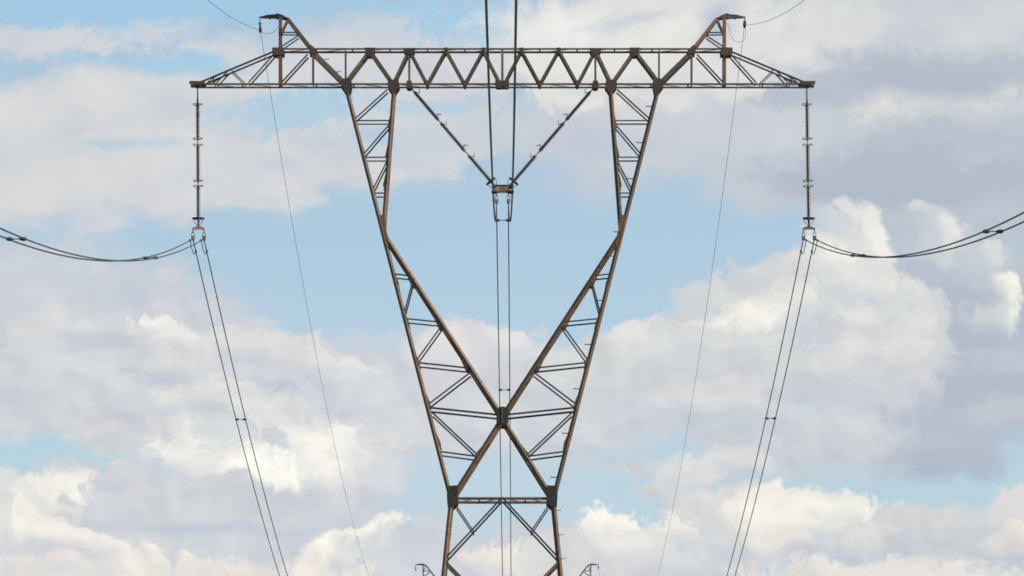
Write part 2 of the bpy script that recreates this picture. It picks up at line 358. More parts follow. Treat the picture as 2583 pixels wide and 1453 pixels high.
def chunk(bodies):
    """one node group that lays a handful of cloud bodies over the sky so far"""
    global wt
    wt = bpy.data.node_groups.new("cloud_bodies", 'ShaderNodeTree')
    for nm, ty in (("Sky", 'NodeSocketColor'), ("P", 'NodeSocketVector'), ("P2", 'NodeSocketVector'), ("Veil", 'NodeSocketFloat'), ("Cumulus", 'NodeSocketFloat'), ("Wisp", 'NodeSocketFloat')):
        wt.interface.new_socket(nm, in_out='INPUT', socket_type=ty)
    wt.interface.new_socket("Sky", in_out='OUTPUT', socket_type='NodeSocketColor')
    gi = N('NodeGroupInput'); col, P, P2, nf, nc_big, nw = gi.outputs[:6]
    for (bx, by, rx, ry, rot, ct, cb, al, kind, fd) in bodies:
        amp, soft, cr = KIND[kind]
        nc = nw if cr and ry < 62 else nc_big
        an, ew = min(amp / ry, 1.1), min(soft / ry, 0.95)
        mp = N('ShaderNodeMapping', vector_type='TEXTURE')
        # (the tiny share of the running colour only fixes the order in which the renderer evaluates the bodies)
        put(mp.inputs[0], vadd(col, P2 if cr else P, (1e-9, 1e-9, 1e-9)))
        mp.inputs[1].default_value = (bx / 100, by / 100, 0)
        mp.inputs[2].default_value = (0, 0, math.radians(rot))
        mp.inputs[3].default_value = (rx / 100, ry / 100, 1)
        ln = N('ShaderNodeVectorMath', operation='LENGTH'); put(ln.inputs[0], mp.outputs[0])
        t = M('MULTIPLY_ADD', nc if cr else nf, -2 * an, ln.outputs['Value'])
        r0 = 1.0 if kind == 'haze' else 1.0 + 0.45 * ew
        m = srange(t, r0, r0 - ew, 0.0, al)
        c = lin(ct)
        if fd is not None or ct != cb:
            ang = math.radians(90 if fd is None else fd - rot)
            sp = N('ShaderNodeVectorMath', operation='DOT_PRODUCT'); put(sp.inputs[0], mp.outputs[0])
            put(sp.inputs[1], (math.cos(ang), math.sin(ang), 0))
            y = M('MULTIPLY_ADD', nc if cr else nf, 0.9, sp.outputs['Value'])
            if fd is not None:                         # sunlit rim: dissolves away from its lit edge
                m = M('MULTIPLY', m, srange(y, 0.85, -0.45))
            else:
                c = mix(srange(y, -0.9, 0.9), c, lin(cb))
        col = mix(m, col, c)
    go = N('NodeGroupOutput'); put(go.inputs[0], col)
    g, wt = wt, main_tree
    return g
groups = [chunk(BODIES[i:i + 12]) for i in range(0, len(BODIES), 12)]
for g in groups:
    gn = N('ShaderNodeGroup', node_tree=g)
    for sk, v in zip(gn.inputs, (col, P, P2, nf, nc, nw)): put(sk, v)
    col = gn.outputs[0]
# fine modelling of the cloud surfaces (small billows, a little brighter and darker)
cs = N('ShaderNodeSeparateColor'); put(cs.inputs[0], col)
cloudy = srange(M('DIVIDE', cs.outputs[0], M('MAXIMUM', cs.outputs[2], 0.01)), 0.68, 0.92)      # white or grey, not blue
wgt = M('MULTIPLY', M('MULTIPLY_ADD', srange(gy, 3.5, 9.0), 0.7, 0.3), cloudy)
gain = M('ADD', M('MULTIPLY_ADD', M('MULTIPLY', nf, cloudy), 0.12, 1.0), M('MULTIPLY', M('MULTIPLY', relief, wgt), 0.40))
gc = N('ShaderNodeCombineColor'); put(gc.inputs[0], gain); put(gc.inputs[1], gain); put(gc.inputs[2], M('MULTIPLY_ADD', M('SUBTRACT', gain, 1.0), 0.7, 1.0))
col = mix(1.0, col, gc.outputs[0], 'MULTIPLY')
# the rest of the sky: broken cloud over the same blue
nn = N('ShaderNodeTexNoise', noise_dimensions='3D')
put(nn.inputs['Vector'], tc.outputs['Generated']); put(nn.inputs['Scale'], 4.0); put(nn.inputs['Detail'], 6.0)
rest = mix(srange(nn.outputs['Fac'], 0.40, 0.60), sky.outputs[0], lin((214, 216, 222)))
col = mix(front, rest, col)
go = N('NodeGroupOutput'); wt.links.new(col, go.inputs[0])
wn = world.node_tree.nodes
sg = wn.new('ShaderNodeGroup'); sg.node_tree = wt
bg = wn.new('ShaderNodeBackground'); bg.inputs[1].default_value = STR
wo = wn.new('ShaderNodeOutputWorld')
world.node_tree.links.new(sg.outputs[0], bg.inputs[0]); world.node_tree.links.new(bg.outputs[0], wo.inputs[0])
world.cycles.sampling_method = 'MANUAL'
world.cycles.sample_map_resolution = 512

# ---------------------------------------------------------------- materials
def steel(name, c1, c2, c3, rough=0.62, scale=3.0):
    m = bpy.data.materials.new(name); m.use_nodes = True
    t = m.node_tree; b = t.nodes['Principled BSDF']
    tcn = t.nodes.new('ShaderNodeTexCoord')
    n1 = t.nodes.new('ShaderNodeTexNoise'); n1.inputs['Scale'].default_value = scale * 0.35; n1.inputs['Detail'].default_value = 5
    n2 = t.nodes.new('ShaderNodeTexNoise'); n2.inputs['Scale'].default_value = scale * 1.6; n2.inputs['Detail'].default_value = 4
    for n in (n1, n2): t.links.new(tcn.outputs['Object'], n.inputs['Vector'])
    r1 = t.nodes.new('ShaderNodeValToRGB'); r2 = t.nodes.new('ShaderNodeValToRGB')
    r1.color_ramp.elements[0].position = 0.42; r1.color_ramp.elements[1].position = 0.6
    r2.color_ramp.elements[0].position = 0.58; r2.color_ramp.elements[1].position = 0.78
    mx1 = t.nodes.new('ShaderNodeMix'); mx1.data_type = 'RGBA'
    mx2 = t.nodes.new('ShaderNodeMix'); mx2.data_type = 'RGBA'
    t.links.new(n2.outputs['Fac'], r2.inputs[0])
    mx1.inputs[6].default_value = (*c1, 1); mx1.inputs[7].default_value = (*c2, 1)
    oi = t.nodes.new('ShaderNodeObjectInfo')
    sh = t.nodes.new('ShaderNodeMath'); sh.operation = 'MULTIPLY_ADD'      # some bars rustier than others
    t.links.new(oi.outputs['Random'], sh.inputs[0]); sh.inputs[1].default_value = 0.22
    ad = t.nodes.new('ShaderNodeMath'); ad.operation = 'ADD'; ad.inputs[1].default_value = -0.11
    t.links.new(n1.outputs['Fac'], sh.inputs[2]); t.links.new(sh.outputs[0], ad.inputs[0]); t.links.new(ad.outputs[0], r1.inputs[0])
    t.links.new(r1.outputs[0], mx1.inputs[0])
    t.links.new(mx1.outputs[2], mx2.inputs[6]); mx2.inputs[7].default_value = (*c3, 1)
    t.links.new(r2.outputs[0], mx2.inputs[0])
    hv = t.nodes.new('ShaderNodeHueSaturation')
    vr = t.nodes.new('ShaderNodeMapRange'); vr.inputs[3].default_value = 0.78; vr.inputs[4].default_value = 1.3
    wn = t.nodes.new('ShaderNodeTexWhiteNoise'); wn.noise_dimensions = '1D'
    t.links.new(oi.outputs['Random'], wn.inputs['W']); t.links.new(wn.outputs['Value'], vr.inputs[0])
    t.links.new(vr.outputs[0], hv.inputs['Value']); t.links.new(mx2.outputs[2], hv.inputs['Color'])
    t.links.new(hv.outputs[0], b.inputs['Base Color'])
    b.inputs['Roughness'].default_value = rough
    b.inputs['Specular IOR Level'].default_value = 0.35
    return m
M_LEG = steel("weathered_steel", (0.072, 0.061, 0.038), (0.142, 0.073, 0.040), (0.155, 0.125, 0.09))
M_BEAM = steel("crossarm_steel", (0.078, 0.066, 0.049), (0.105, 0.071, 0.052), (0.15, 0.13, 0.105))
M_BRACE = steel("brace_steel", (0.030, 0.029, 0.026), (0.042, 0.035, 0.028), (0.065, 0.058, 0.048))
M_PLATE = steel("gusset_steel", (0.046, 0.032, 0.024), (0.066, 0.041, 0.029), (0.09, 0.068, 0.05))
M_DARK = steel("dark_gusset_steel", (0.021, 0.020, 0.016), (0.034, 0.027, 0.021), (0.05, 0.043, 0.034))
M_FIT = steel("fitting_steel", (0.10, 0.09, 0.075), (0.14, 0.11, 0.08), (0.2, 0.18, 0.15), 0.5, 8)
M_YOKE = steel("yoke_steel", (0.20, 0.165, 0.115), (0.25, 0.17, 0.10), (0.30, 0.26, 0.2), 0.55, 6)
M_PORC = steel("brown_porcelain", (0.055, 0.036, 0.028), (0.07, 0.042, 0.032), (0.085, 0.06, 0.05), 0.25, 4)
M_WIRE = steel("weathered_conductor", (0.022, 0.024, 0.027), (0.032, 0.033, 0.035), (0.04, 0.041, 0.042), 0.6, 2)
M_CONC = steel("footing_concrete", (0.32, 0.31, 0.29), (0.27, 0.26, 0.24), (0.4, 0.39, 0.37), 0.9, 2)
M_GRASS = steel("field_grass", (0.075, 0.095, 0.035), (0.13, 0.12, 0.06), (0.17, 0.15, 0.085), 0.95, 0.25)

# ---------------------------------------------------------------- helpers
def ray(px, py):
    return (CAM_R @ Vector(((px - CX) / F, -(py - CY) / F, -1.0)))
def at(px, py, y=0.0):
    r = ray(px, py)
    return EYE + r * ((y - EYE.y) / r.y)
PX = 1 / 82.2                                        # one photo pixel in metres at the pylon
X0 = at(1267, 700).x                                 # pylon axis
def obj(name, bm, mat, parent=None, smooth=False):
    me = bpy.data.meshes.new(name)
    bmesh.ops.recalc_face_normals(bm, faces=bm.faces[:])
    if smooth:
        for f in bm.faces: f.smooth = True
    bm.to_mesh(me); bm.free()
    me.materials.append(mat)
    o = bpy.data.objects.new(name, me)
    C.objects.link(o)
    if parent is not None:
        o.parent = parent
        # meshes are built in world coordinates; only a thing's own base carries an offset
        if parent.parent is None: o.matrix_parent_inverse = Matrix.Translation(parent.location).inverted()
    return o
def empty(name, loc):
    o = bpy.data.objects.new(name, None); C.objects.link(o)
    o.location = loc; o.empty_display_size = 0.5
    return o
def tag(o, label, cat, group=None, kind=None):
    o['label'] = label; o['category'] = cat
    if group: o['group'] = group
    if kind: o['kind'] = kind
    return o
def prism(bm, pts, ext):
    """closed prism: polygon pts extruded by vector ext"""
    a = [bm.verts.new(p) for p in pts]; b = [bm.verts.new(Vector(p) + ext) for p in pts]
    n = len(pts)
    bm.faces.new(a); bm.faces.new(b[::-1])
    for i in range(n):
        bm.faces.new((a[i], b[i], b[(i + 1) % n], a[(i + 1) % n]))
def angle(bm, p0, p1, w, t, back=1.0, side=1.0, dep=None):
    """rolled steel angle from p0 to p1: one leg in the plane of the frame, one leg going in depth (back = +1/-1 along Y).
    side chooses which edge of the in-plane leg carries the corner."""
    p0, p1 = Vector(p0), Vector(p1)
    ax = (p1 - p0).normalized()
    b = Vector((0, back, 0)); b = (b - ax * b.dot(ax)).normalized()
    a = ax.cross(Vector((0, 1, 0))).normalized() * side
    dep = dep or w
    q = [(-w / 2, 0), (w / 2, 0), (w / 2, t), (-w / 2 + t, t), (-w / 2 + t, dep), (-w / 2, dep)]
    prism(bm, [p0 + a * u + b * v for u, v in q], p1 - p0)
def angle45(bm, p0, p1, w, t):
    """leg angle set cornerwise: its edge towards the approach side, the two legs raking back left and right"""
    p0, p1 = Vector(p0), Vector(p1)
    ax = (p1 - p0).normalized()
    b = Vector((0, 1, 0)); b = (b - ax * b.dot(ax)).normalized()
    a = ax.cross(b).normalized()
    k = w * 0.7071; g = t * 1.414; h = t * 0.7071
    q = [(0, -k / 2), (k, k / 2), (k - h, k / 2 + h), (0, -k / 2 + g), (-k + h, k / 2 + h), (-k, k / 2)]
    prism(bm, [p0 + a * u + b * v for u, v in q], p1 - p0)
def flat(bm, p0, p1, w, t):
    """flat bar lying between two points, wide across the horizontal/vertical normal"""
    p0, p1 = Vector(p0), Vector(p1)
    ax = (p1 - p0).normalized()
    u = ax.cross(Vector((0, 0, 1)))
    if u.length < 0.1: u = ax.cross(Vector((1, 0, 0)))
    u.normalize(); v = ax.cross(u)
    prism(bm, [p0 + u * a + v * b for a, b in ((-w / 2, -t / 2), (w / 2, -t / 2), (w / 2, t / 2), (-w / 2, t / 2))], p1 - p0)
def tube(bm, pts, r, seg=8, closed=False):
    pts = [Vector(p) for p in pts]
    n = len(pts); rings = []
    up = Vector((0, 0, 1))
    for i, p in enumerate(pts):
        a = pts[i - 1] if (i > 0 or closed) else p
        b = pts[(i + 1) % n] if (i < n - 1 or closed) else p
        d = (b - a).normalized()
        u = d.cross(up)
        if u.length < 0.05: u = d.cross(Vector((1, 0, 0)))
        if rings and u.dot(prev) < 0: u = -u
        u.normalize(); v = d.cross(u); prev = u
        rr = r[i] if isinstance(r, (list, tuple)) else r
        rings.append([bm.verts.new(p + (u * math.cos(2 * PI * k / seg) + v * math.sin(2 * PI * k / seg)) * rr) for k in range(seg)])
    for i in range(n if closed else n - 1):
        A, B = rings[i], rings[(i + 1) % n]
        for k in range(seg):
            bm.faces.new((A[k], A[(k + 1) % seg], B[(k + 1) % seg], B[k]))
    if not closed:
        bm.faces.new(rings[0][::-1]); bm.faces.new(rings[-1])
def lathe(bm, o, ax, prof, seg=14):
    """revolve (distance along axis, radius) profile"""
    ax = Vector(ax).normalized()
    u = ax.cross(Vector((0, 1, 0)))
    if u.length < 0.1: u = ax.cross(Vector((1, 0, 0)))
    u.normalize(); v = ax.cross(u)
    rings = [[bm.verts.new(Vector(o) + ax * z + (u * math.cos(2 * PI * k / seg) + v * math.sin(2 * PI * k / seg)) * max(r, 1e-4)) for k in range(seg)] for z, r in prof]
    for A, B in zip(rings, rings[1:]):
        for k in range(seg):
            bm.faces.new((A[k], A[(k + 1) % seg], B[(k + 1) % seg], B[k]))
    bm.faces.new(rings[0][::-1]); bm.faces.new(rings[-1])
def ring(bm, o, u, v, ru, rv, r, seg=24, tseg=6, a0=0, a1=2 * PI):
    full = abs(a1 - a0 - 2 * PI) < 1e-6
    k = seg if full else seg + 1
    tube(bm, [Vector(o) + Vector(u) * ru * math.cos(a0 + (a1 - a0) * i / seg) + Vector(v) * rv * math.sin(a0 + (a1 - a0) * i / seg) for i in range(k)], r, tseg, full)
def spline(pts, n=6):
    P_ = [Vector(p) for p in pts]; out = []
    for i in range(len(P_) - 1):
        a, b, c, d = P_[max(i - 1, 0)], P_[i], P_[i + 1], P_[min(i + 2, len(P_) - 1)]
        for k in range(n):
            t = k / n
            out.append(0.5 * ((2 * b) + (c - a) * t + (2 * a - 5 * b + 4 * c - d) * t * t + (3 * b - a - 3 * c + d) * t ** 3))
    out.append(P_[-1])
    return out

# ---------------------------------------------------------------- ground
bm = bmesh.new()
R = 9000
prism(bm, [(-R, -R, -0.5), (R, -R, -0.5), (R, R, -0.5), (-R, R, -0.5)], Vector((0, 0, 0.5)))
obj("ground", bm, M_GRASS)["kind"] = "structure"

# ---------------------------------------------------------------- the pylon
# half depth of the frame: front face at -h, back face at +h
def half(py):
    if py < 122:
        return 0.43 - (122 - py) * 0.0028
    if py < 1255:
        return 0.5 * (0.86 + (max(py, 170) - 170) * 1.25 / 1085)
    return 0.5 * (2.11 + (py - 1255) * 0.0022)
def node(px, py, face=-1, side=-1, h=None):
    """point of the front face measured in the photo's left half; face -1 front / +1 back, side -1 left / +1 right"""
    hh = half(py) if h is None else h
    p = at(px, py, -hh)
    x = p.x - X0
    return Vector((X0 + (x if side < 0 else -x), hh * face, p.z))
pyl = empty("lattice_pylon", (X0, 0, 0))
tag(pyl, "large rust brown lattice pylon in front, with long crossarm and V shaped window", "pylon", "lattice pylons of the line")
FACES = (-1, 1)
SIDES = (-1, 1)
def bar(name, parent, a, b, w, mat, face, side, corner=1.0, t=None, ha=None, hb=None, dep=None):
    bm = bmesh.new()
    angle(bm, node(*a, face, side, ha), node(*b, face, side, hb), w, t or w * 0.12, -face, corner * (1 if side < 0 else -1), dep)
    return obj(name, bm, mat, parent)
def plate(parent, pts, face, side, mat, mirror=False, off=0.006, th=0.014, name="gusset_plate"):
    """gusset polygon traced on the front face, standing proud of the angles it joins"""
    bm = bmesh.new()
    ps = [node(x, y, face, side) for x, y in pts]
    d = Vector((0, face, 0))
    my = sum(p.y for p in ps) / len(ps)
    prism(bm, [p + d * off for p in ps], d * th)
    return obj(name, bm, mat, parent)
def nlace(bm, a, b, side, pitch, w, ha=None, hb=None, flip=False, tab=0):
    """N-pattern lacing between the front and back chord from a to b"""
    pf0, pf1 = node(*a, -1, side, ha), node(*b, -1, side, hb)
    pb0, pb1 = node(*a, 1, side, ha), node(*b, 1, side, hb)
    n = max(2, round((pf1 - pf0).length / pitch))
    for i in range(n):
        u, v = i / n, (i + 1) / n
        f0, f1 = pf0.lerp(pf1, u), pf0.lerp(pf1, v)
        b0, b1 = pb0.lerp(pb1, u), pb0.lerp(pb1, v)
        if flip: flat(bm, f0, b1, w, 0.012)
        else: flat(bm, b0, f1, w, 0.012)
        if i < n - 1: flat(bm, f1, b1, w, 0.012)
        if tab and i < n - 1:                          # bolted end tab standing proud of the leg's edge
            for p, q in ((f1, f0), (b1, b0)):
                ax = (q - p).normalized(); e = ax.cross(Vector((0, 1, 0))).normalized() * tab
                prism(bm, [p + e * 0.05, p + e * 0.115, p + ax * 0.10 + e * 0.112, p + ax * 0.42 + e * 0.06, p + ax * 0.42 + e * 0.04], Vector((0, 0.012, 0)))

# --- crossarm: four chords, then every diagonal, tie, post and plate
TOPY, BOTY = 123.5, 212.0
bm = bmesh.new()
for f in FACES:
    for (y, x, up) in ((TOPY, 690, 1), (BOTY, 490, -1)):
        a, b = node(x, y, f, -1), node(x, y, f, 1)
        angle(bm, a, b, 0.06, 0.010, -f, -up)
cross = obj("crossarm", bm, M_BEAM, pyl)
DIAG = [((787, 128), (871, 211), 0.135), ((871, 208), (932, 128), 0.092), ((934, 128), (992, 211), 0.092), ((993, 208), (1031, 128), 0.09),
        ((1034, 128), (1077.5, 211), 0.075), ((1077.5, 211), (1125, 125), 0.075), ((1125, 125), (1172.4, 211), 0.075),
        ((1172.4, 211), (1219, 125), 0.075), ((1219, 125), (1262, 210), 0.075)]
for s in SIDES:
    for f in FACES:
        for a, b, w in DIAG:
            bar("diagonal", cross, a, b, w, M_BEAM, f, s, 1 if a[1] < b[1] else -1)
        bar("diagonal", cross, (776, 137), (711, 207), 0.05, M_BRACE, f, s)
        for (x, w) in ((788.8, 0.045), (871, 0.04), (1031.8, 0.055)):
            bar("post", cross, (x, TOPY), (x, BOTY), w, M_BEAM, f, s)
        # outer arm: sloping tie and its bracing
        bar("tie", cross, (692, 129), (508, 206), 0.055, M_BRACE, f, s, -1)
        bar("arm_brace", cross, (690, 138), (627, 208), 0.045, M_BRACE, f, s)
        bar("arm_brace", cross, (583, 176), (617, 209), 0.03, M_BRACE, f, s)
        bar("arm_brace", cross, (574, 180), (546, 209), 0.04, M_BRACE, f, s)
        bar("arm_brace", cross, (537, 195), (541, 209), 0.035, M_BRACE, f, s)
        bar("arm_brace", cross, (555, 187), (524, 206), 0.03, M_BRACE, f, s)
    bm = bmesh.new()
    for x0, x1 in ((700, 1267),):
        nlace(bm, (x0, TOPY), (x1, TOPY), s, 1.15, 0.045, flip=(s > 0))
    obj("top_lacing", bm, M_BEAM, cross)
    bm = bmesh.new()
    nlace(bm, (516, BOTY), (1267, BOTY), s, 1.15, 0.045, flip=(s < 0))
    obj("bottom_lacing", bm, M_BEAM, cross)
    for f in FACES:
        plate(cross, [(477, 204), (517, 204.5), (517, 212.5), (478, 212.5)], f, s, M_PLATE, name="end_plate")
        plate(cross, [(686, 120), (716, 119), (716, 137), (697, 139), (687, 137)], f, s, M_PLATE)
        plate(cross, [(779, 117), (785, 113), (800, 127), (799, 136), (780, 136)], f, s, M_PLATE)
        plate(cross, [(920, 120), (946, 120), (943, 140), (924, 140)], f, s, M_PLATE)
        plate(cross, [(1018, 121), (1047, 121), (1045, 131), (1038, 139), (1027, 138), (1018, 128)], f, s, M_PLATE)
        plate(cross, [(860, 205), (868, 198), (885, 198), (888, 210), (882, 240), (876, 240), (866, 224), (860, 216)], f, s, M_PLATE)
        plate(cross, [(978, 200), (992, 201), (1005, 199), (1008, 218), (996, 236), (990, 236), (978, 218)], f, s, M_PLATE)
        plate(cross, [(1026, 203), (1038, 203), (1041, 218), (1035, 221), (1029, 221), (1024, 217)], f, s, M_PLATE)
        for x in (1077.5, 1172.4): plate(cross, [(x - 4, 203), (x + 4, 203), (x + 5, 212), (x + 3, 216), (x - 3, 216), (x - 5, 212)], f, s, M_PLATE)
        for x in (1125, 1219): plate(cross, [(x - 5, 120), (x + 5, 120), (x + 5, 128), (x + 2, 134), (x - 2, 134), (x - 5, 128)], f, s, M_PLATE)
    # bolted end box that closes the arm tip
    bm = bmesh.new()
    p = [node(496, 204, f, s) for f in FACES]
    flat(bm, p[0] + Vector((0, 0.1, -0.06)), p[1] + Vector((0, -0.1, -0.06)), 0.20, 0.10)
    obj("tip_hanger", bm, M_PLATE, cross)
for f in FACES:
    plate(cross, [(1249, 203), (1284, 203), (1285, 213), (1282, 217), (1252, 217), (1249, 213)], f, -1, M_PLATE)
    bar("post", cross, (1267, TOPY), (1267, BOTY), 0.075, M_LEG, f, -1)

# --- earth wire peaks
for s in SIDES:
    bm = bmesh.new()
    for f in FACES:
        c = 1 if s < 0 else -1
        angle(bm, node(706.4, 214, f, s), node(706.4, 44, f, s), 0.095, 0.012, -f, -c)
        angle(bm, node(785, 122, f, s), node(726, 47, f, s), 0.10, 0.012, -f, -c)
    pk = obj("earth_wire_peak", bm, M_LEG, pyl)
    bm = bmesh.new()
    tip = [(654.5, 42.5), (676, 37), (694, 36), (699, 33.5), (713, 37.5), (728, 47), (722, 49), (708, 46), (690, 45), (654.5, 45.5)]
    for f in FACES:
        prism(bm, [node(x, y, f, s, 0.03 + 0.14 * min(1, (x - 654) / 50)) for x, y in tip], Vector((0, 0.016 * f, 0)))
    flat(bm, node(670, 44, -1, s, 0.1), node(670, 44, 1, s, 0.1), 0.08, 0.012)
    for u in (680, 700, 724):
        flat(bm, node(u, 44, -1, s, 0.22), node(u, 44, 1, s, 0.22), 0.06, 0.012)
    obj("peak_arm", bm, M_BRACE, pk)
    for f in FACES:
        bar("brace", pk, (709, 82), (724, 51), 0.045, M_LEG, f, s)
        bar("brace", pk, (709, 81.7), (753, 81.7), 0.04, M_BRACE, f, s)
        bar("brace", pk, (712, 116), (752, 90), 0.04, M_BRACE, f, s)

# --- side frames: outer and inner legs of each window side with bracing
for s in SIDES:
    c = 1 if s < 0 else -1
    bm = bmesh.new()
    def leg(a, b, w, corner):
        for f in FACES:
            angle45(bm, node(*a, f, s), node(*b, f, s), w * 0.66, 0.012)
    leg((876.4, 232), (967, 590), 0.14, 1)
    leg((967, 590), (1136, 1250), 0.14, 1)
    leg((993, 230), (968, 560), 0.13, -1)
    leg((970, 592), (1267, 1050), 0.14, -1)
    leg((1263, 1060), (1146, 1246), 0.14, -1)
    fr = obj("side_frame", bm, M_LEG, pyl)
    BR = [((898, 304), (986, 304), 0.04), ((978, 225), (896, 299), 0.045), ((920, 396.6), (979, 396.6), 0.04), ((981, 315), (917, 389), 0.045),
          ((975, 409), (940, 479), 0.045), ((942, 487), (971, 487), 0.04),
          ((994, 691), (1032, 695), 0.045), ((1040, 711), (1019, 793), 0.045), ((1022, 803.5), (1108, 812), 0.045),
          ((1113, 823), (1050, 910), 0.045), ((1053, 914.5), (1184, 928.5), 0.05), ((1187, 939), (1080, 1020), 0.05),
          ((1083, 1028), (1255, 1046), 0.06), ((1090, 1040), (1205, 1148), 0.05), ((1110, 1139), (1202, 1151), 0.05)]
    for f in FACES:
        for a, b, w in BR:
            bar("brace", fr, a, b, w, M_BRACE, f, s, 1 if s < 0 else -1)
        plate(fr, [(955, 543), (972, 541), (973, 575), (980, 600), (980, 622), (974, 626), (969, 612), (960, 575)], f, s, M_LEG)
        plate(fr, [(1047, 903), (1056, 905), (1058, 918), (1052, 925), (1049, 920)], f, s, M_LEG)
    bm = bmesh.new()
    nlace(bm, (878, 246), (964, 580), s, 1.1, 0.05, flip=True)
    nlace(bm, (972, 620), (1131, 1228), s, 1.3, 0.055, flip=True, tab=-c)
    nlace(bm, (992, 250), (969, 545), s, 0.95, 0.055, tab=c)
    nlace(bm, (980, 608), (1254, 1032), s, 1.6, 0.06, tab=c)
    nlace(bm, (1256, 1072), (1154, 1234), s, 1.2, 0.06, tab=c)
    obj("lacing", bm, M_LEG, fr)
# plates shared by both sides at the crossing and the step bolts of the right leg
beams = []
for f in FACES:
    bm = bmesh.new()
    angle(bm, node(1141, 1257.5, f, -1), node(1141, 1257.5, f, 1), 0.085, 0.012, -f, 1)
    beams.append(obj("waist_beam", bm, M_LEG, pyl))
waist = beams[0]
bm = bmesh.new()
nlace(bm, (1150, 1257.5), (1267, 1257.5), -1, 0.75, 0.05); nlace(bm, (1150, 1257.5), (1267, 1257.5), 1, 0.75, 0.05)
obj("lacing", bm, M_LEG, waist)
for f in FACES:
    plate(waist, [(1252, 1032), (1262, 1026), (1272, 1026), (1283, 1032), (1283, 1066), (1274, 1071), (1261, 1071), (1252, 1066)], f, -1, M_DARK, off=0.05, name="crossing_plate")
    for s in SIDES:
        plate(waist, [(1129, 1226), (1153, 1224), (1155, 1232), (1155, 1266), (1139, 1281), (1129, 1279), (1127, 1250)], f, s, M_DARK, off=0.05)
bm = bmesh.new()
flat(bm, node(1267, 1030, -1) + Vector((0, -0.075, 0)), node(1267, 1068, -1) + Vector((0, -0.075, 0)), 0.02, 0.05)
obj("splice_rib", bm, M_LEG, waist)

# --- lower body
LEGX = lambda y: 1137 - (y - 1270) * 0.101
BASEY = HORIZON + 1.6 / PX
corner_leg = {}
for s in SIDES:
    for f in FACES:
        c = 1 if s < 0 else -1
        bm = bmesh.new()
        angle45(bm, node(LEGX(1256), 1256, f, s), node(LEGX(BASEY), BASEY, f, s), 0.1, 0.013)
        corner_leg[(s, f)] = obj("leg", bm, M_LEG, pyl)
        # side lacing of this body panel
        p = node(LEGX(BASEY), BASEY, f, s)
        bm = bmesh.new()
        prism(bm, [Vector((p.x + u * 0.45, p.y + v * 0.45, -0.3)) for u, v in ((-1, -1), (1, -1), (1, 1), (-1, 1))], Vector((0, 0, 0.55)))
        obj("footing", bm, M_CONC, pyl)
        PAN = [1258, 1409, 1640, 1950, 2330]
        bar("body_brace", pyl, (1264, 1258), (LEGX(1409), 1409), 0.055, M_BRACE, f, s)
        bar("body_brace", pyl, (1149, 1273), (1195, 1341), 0.04, M_BRACE, f, s)
        bar("body_brace", pyl, (LEGX(1415), 1415), (1267, 1563), 0.075, M_LEG, f, s)
        bar("body_brace", pyl, (1267, 1567), (LEGX(1760), 1760), 0.075, M_LEG, f, s)
        bar("body_brace", pyl, (LEGX(1768), 1768), (1267, 1990), 0.075, M_LEG, f, s)
        bar("body_brace", pyl, (1267, 1994), (LEGX(2300), 2300), 0.075, M_LEG, f, s)
    bm = bmesh.new()
    nlace(bm, (LEGX(1275), 1275), (LEGX(BASEY - 30), BASEY - 30), s, 1.9, 0.06)
    obj("side_lacing", bm, M_LEG, pyl)
for f in FACES:
    bm = bmesh.new()
    angle(bm, node(LEGX(1565), 1565, f, -1), node(LEGX(1565), 1565, f, 1), 0.07, 0.01, -f, 1)
    obj("body_brace", bm, M_LEG, pyl)
    plate(waist, [(1265, 1254), (1269, 1254), (1269, 1261), (1265, 1261)], f, -1, M_BRACE, name="center_plate")

# --- step bolts up one corner (right front outer leg), in the window part pointing inward
frames = [o for o in pyl.children if o.name.startswith("side_frame")]
for k, y in enumerate((268.5, 360, 451, 585, 646, 758, 869, 981, 1093, 1204)):
    x = 877 + (y - 236) * 0.256
    bm = bmesh.new()
    p = node(x + 4, y, -1, 1) + Vector((0, -0.02, 0))
    q = p + Vector((-0.17, -0.01, 0.0))
    tube(bm, [p, p.lerp(q, 0.6), q, q + Vector((-0.03, 0, 0.02))], 0.016, 6)
    obj("step_bolt", bm, M_BRACE, frames[1])
for y in (1287, 1349, 1409, 1470, 1530):
    bm = bmesh.new()
    p = node(LEGX(y), y, -1, 1)
    q = p + Vector((0.19, -0.01, 0.0))
    tube(bm, [p, q, q + Vector((0.0, 0, 0.03))], 0.011, 6)
    obj("step_bolt", bm, M_BRACE, corner_leg[(1, -1)])
for (x, y) in ((818, 152), (848, 183)):
    bm = bmesh.new()
    p = node(x, y - 2, -1, -1); q = p + Vector((0.12, -0.02, 0.0))
    tube(bm, [p, q, q + Vector((0.03, 0, 0.02))], 0.012, 6)
    obj("step_bolt", bm, M_BRACE, cross)

# ---------------------------------------------------------------- insulator strings
def sheds(bm, a, b, r=0.074, core=0.032, pitch=0.056):
    a, b = Vector(a), Vector(b); L = (b - a).length; n = max(3, round(L / pitch)); p = L / n
    prof = [(0, core)]
    for i in range(n):
        z = i * p
        prof += [(z + 0.15 * p, core), (z + 0.62 * p, r), (z + 0.74 * p, r * 0.96), (z + 0.78 * p, core * 1.1)]
    prof.append((L, core))
    lathe(bm, a, b - a, prof)
def horn(bm, o, u, v, w, ln, r=0.013):
    """racket-shaped arcing ring: loop leaving the string along u, widening along v, tip lifted along w"""
    pts = []
    for i in range(17):
        a = -PI * 0.9 + 1.8 * PI * i / 16
        pts.append(Vector(o) + Vector(u) * (ln * 0.55 + ln * 0.45 * math.cos(a)) + Vector(v) * (ln * 0.36 * math.sin(a)) + Vector(w) * (0.25 * ln * (0.5 + 0.5 * math.cos(a))))
    tube(bm, [Vector(o)] + pts + [Vector(o)], r, 6)
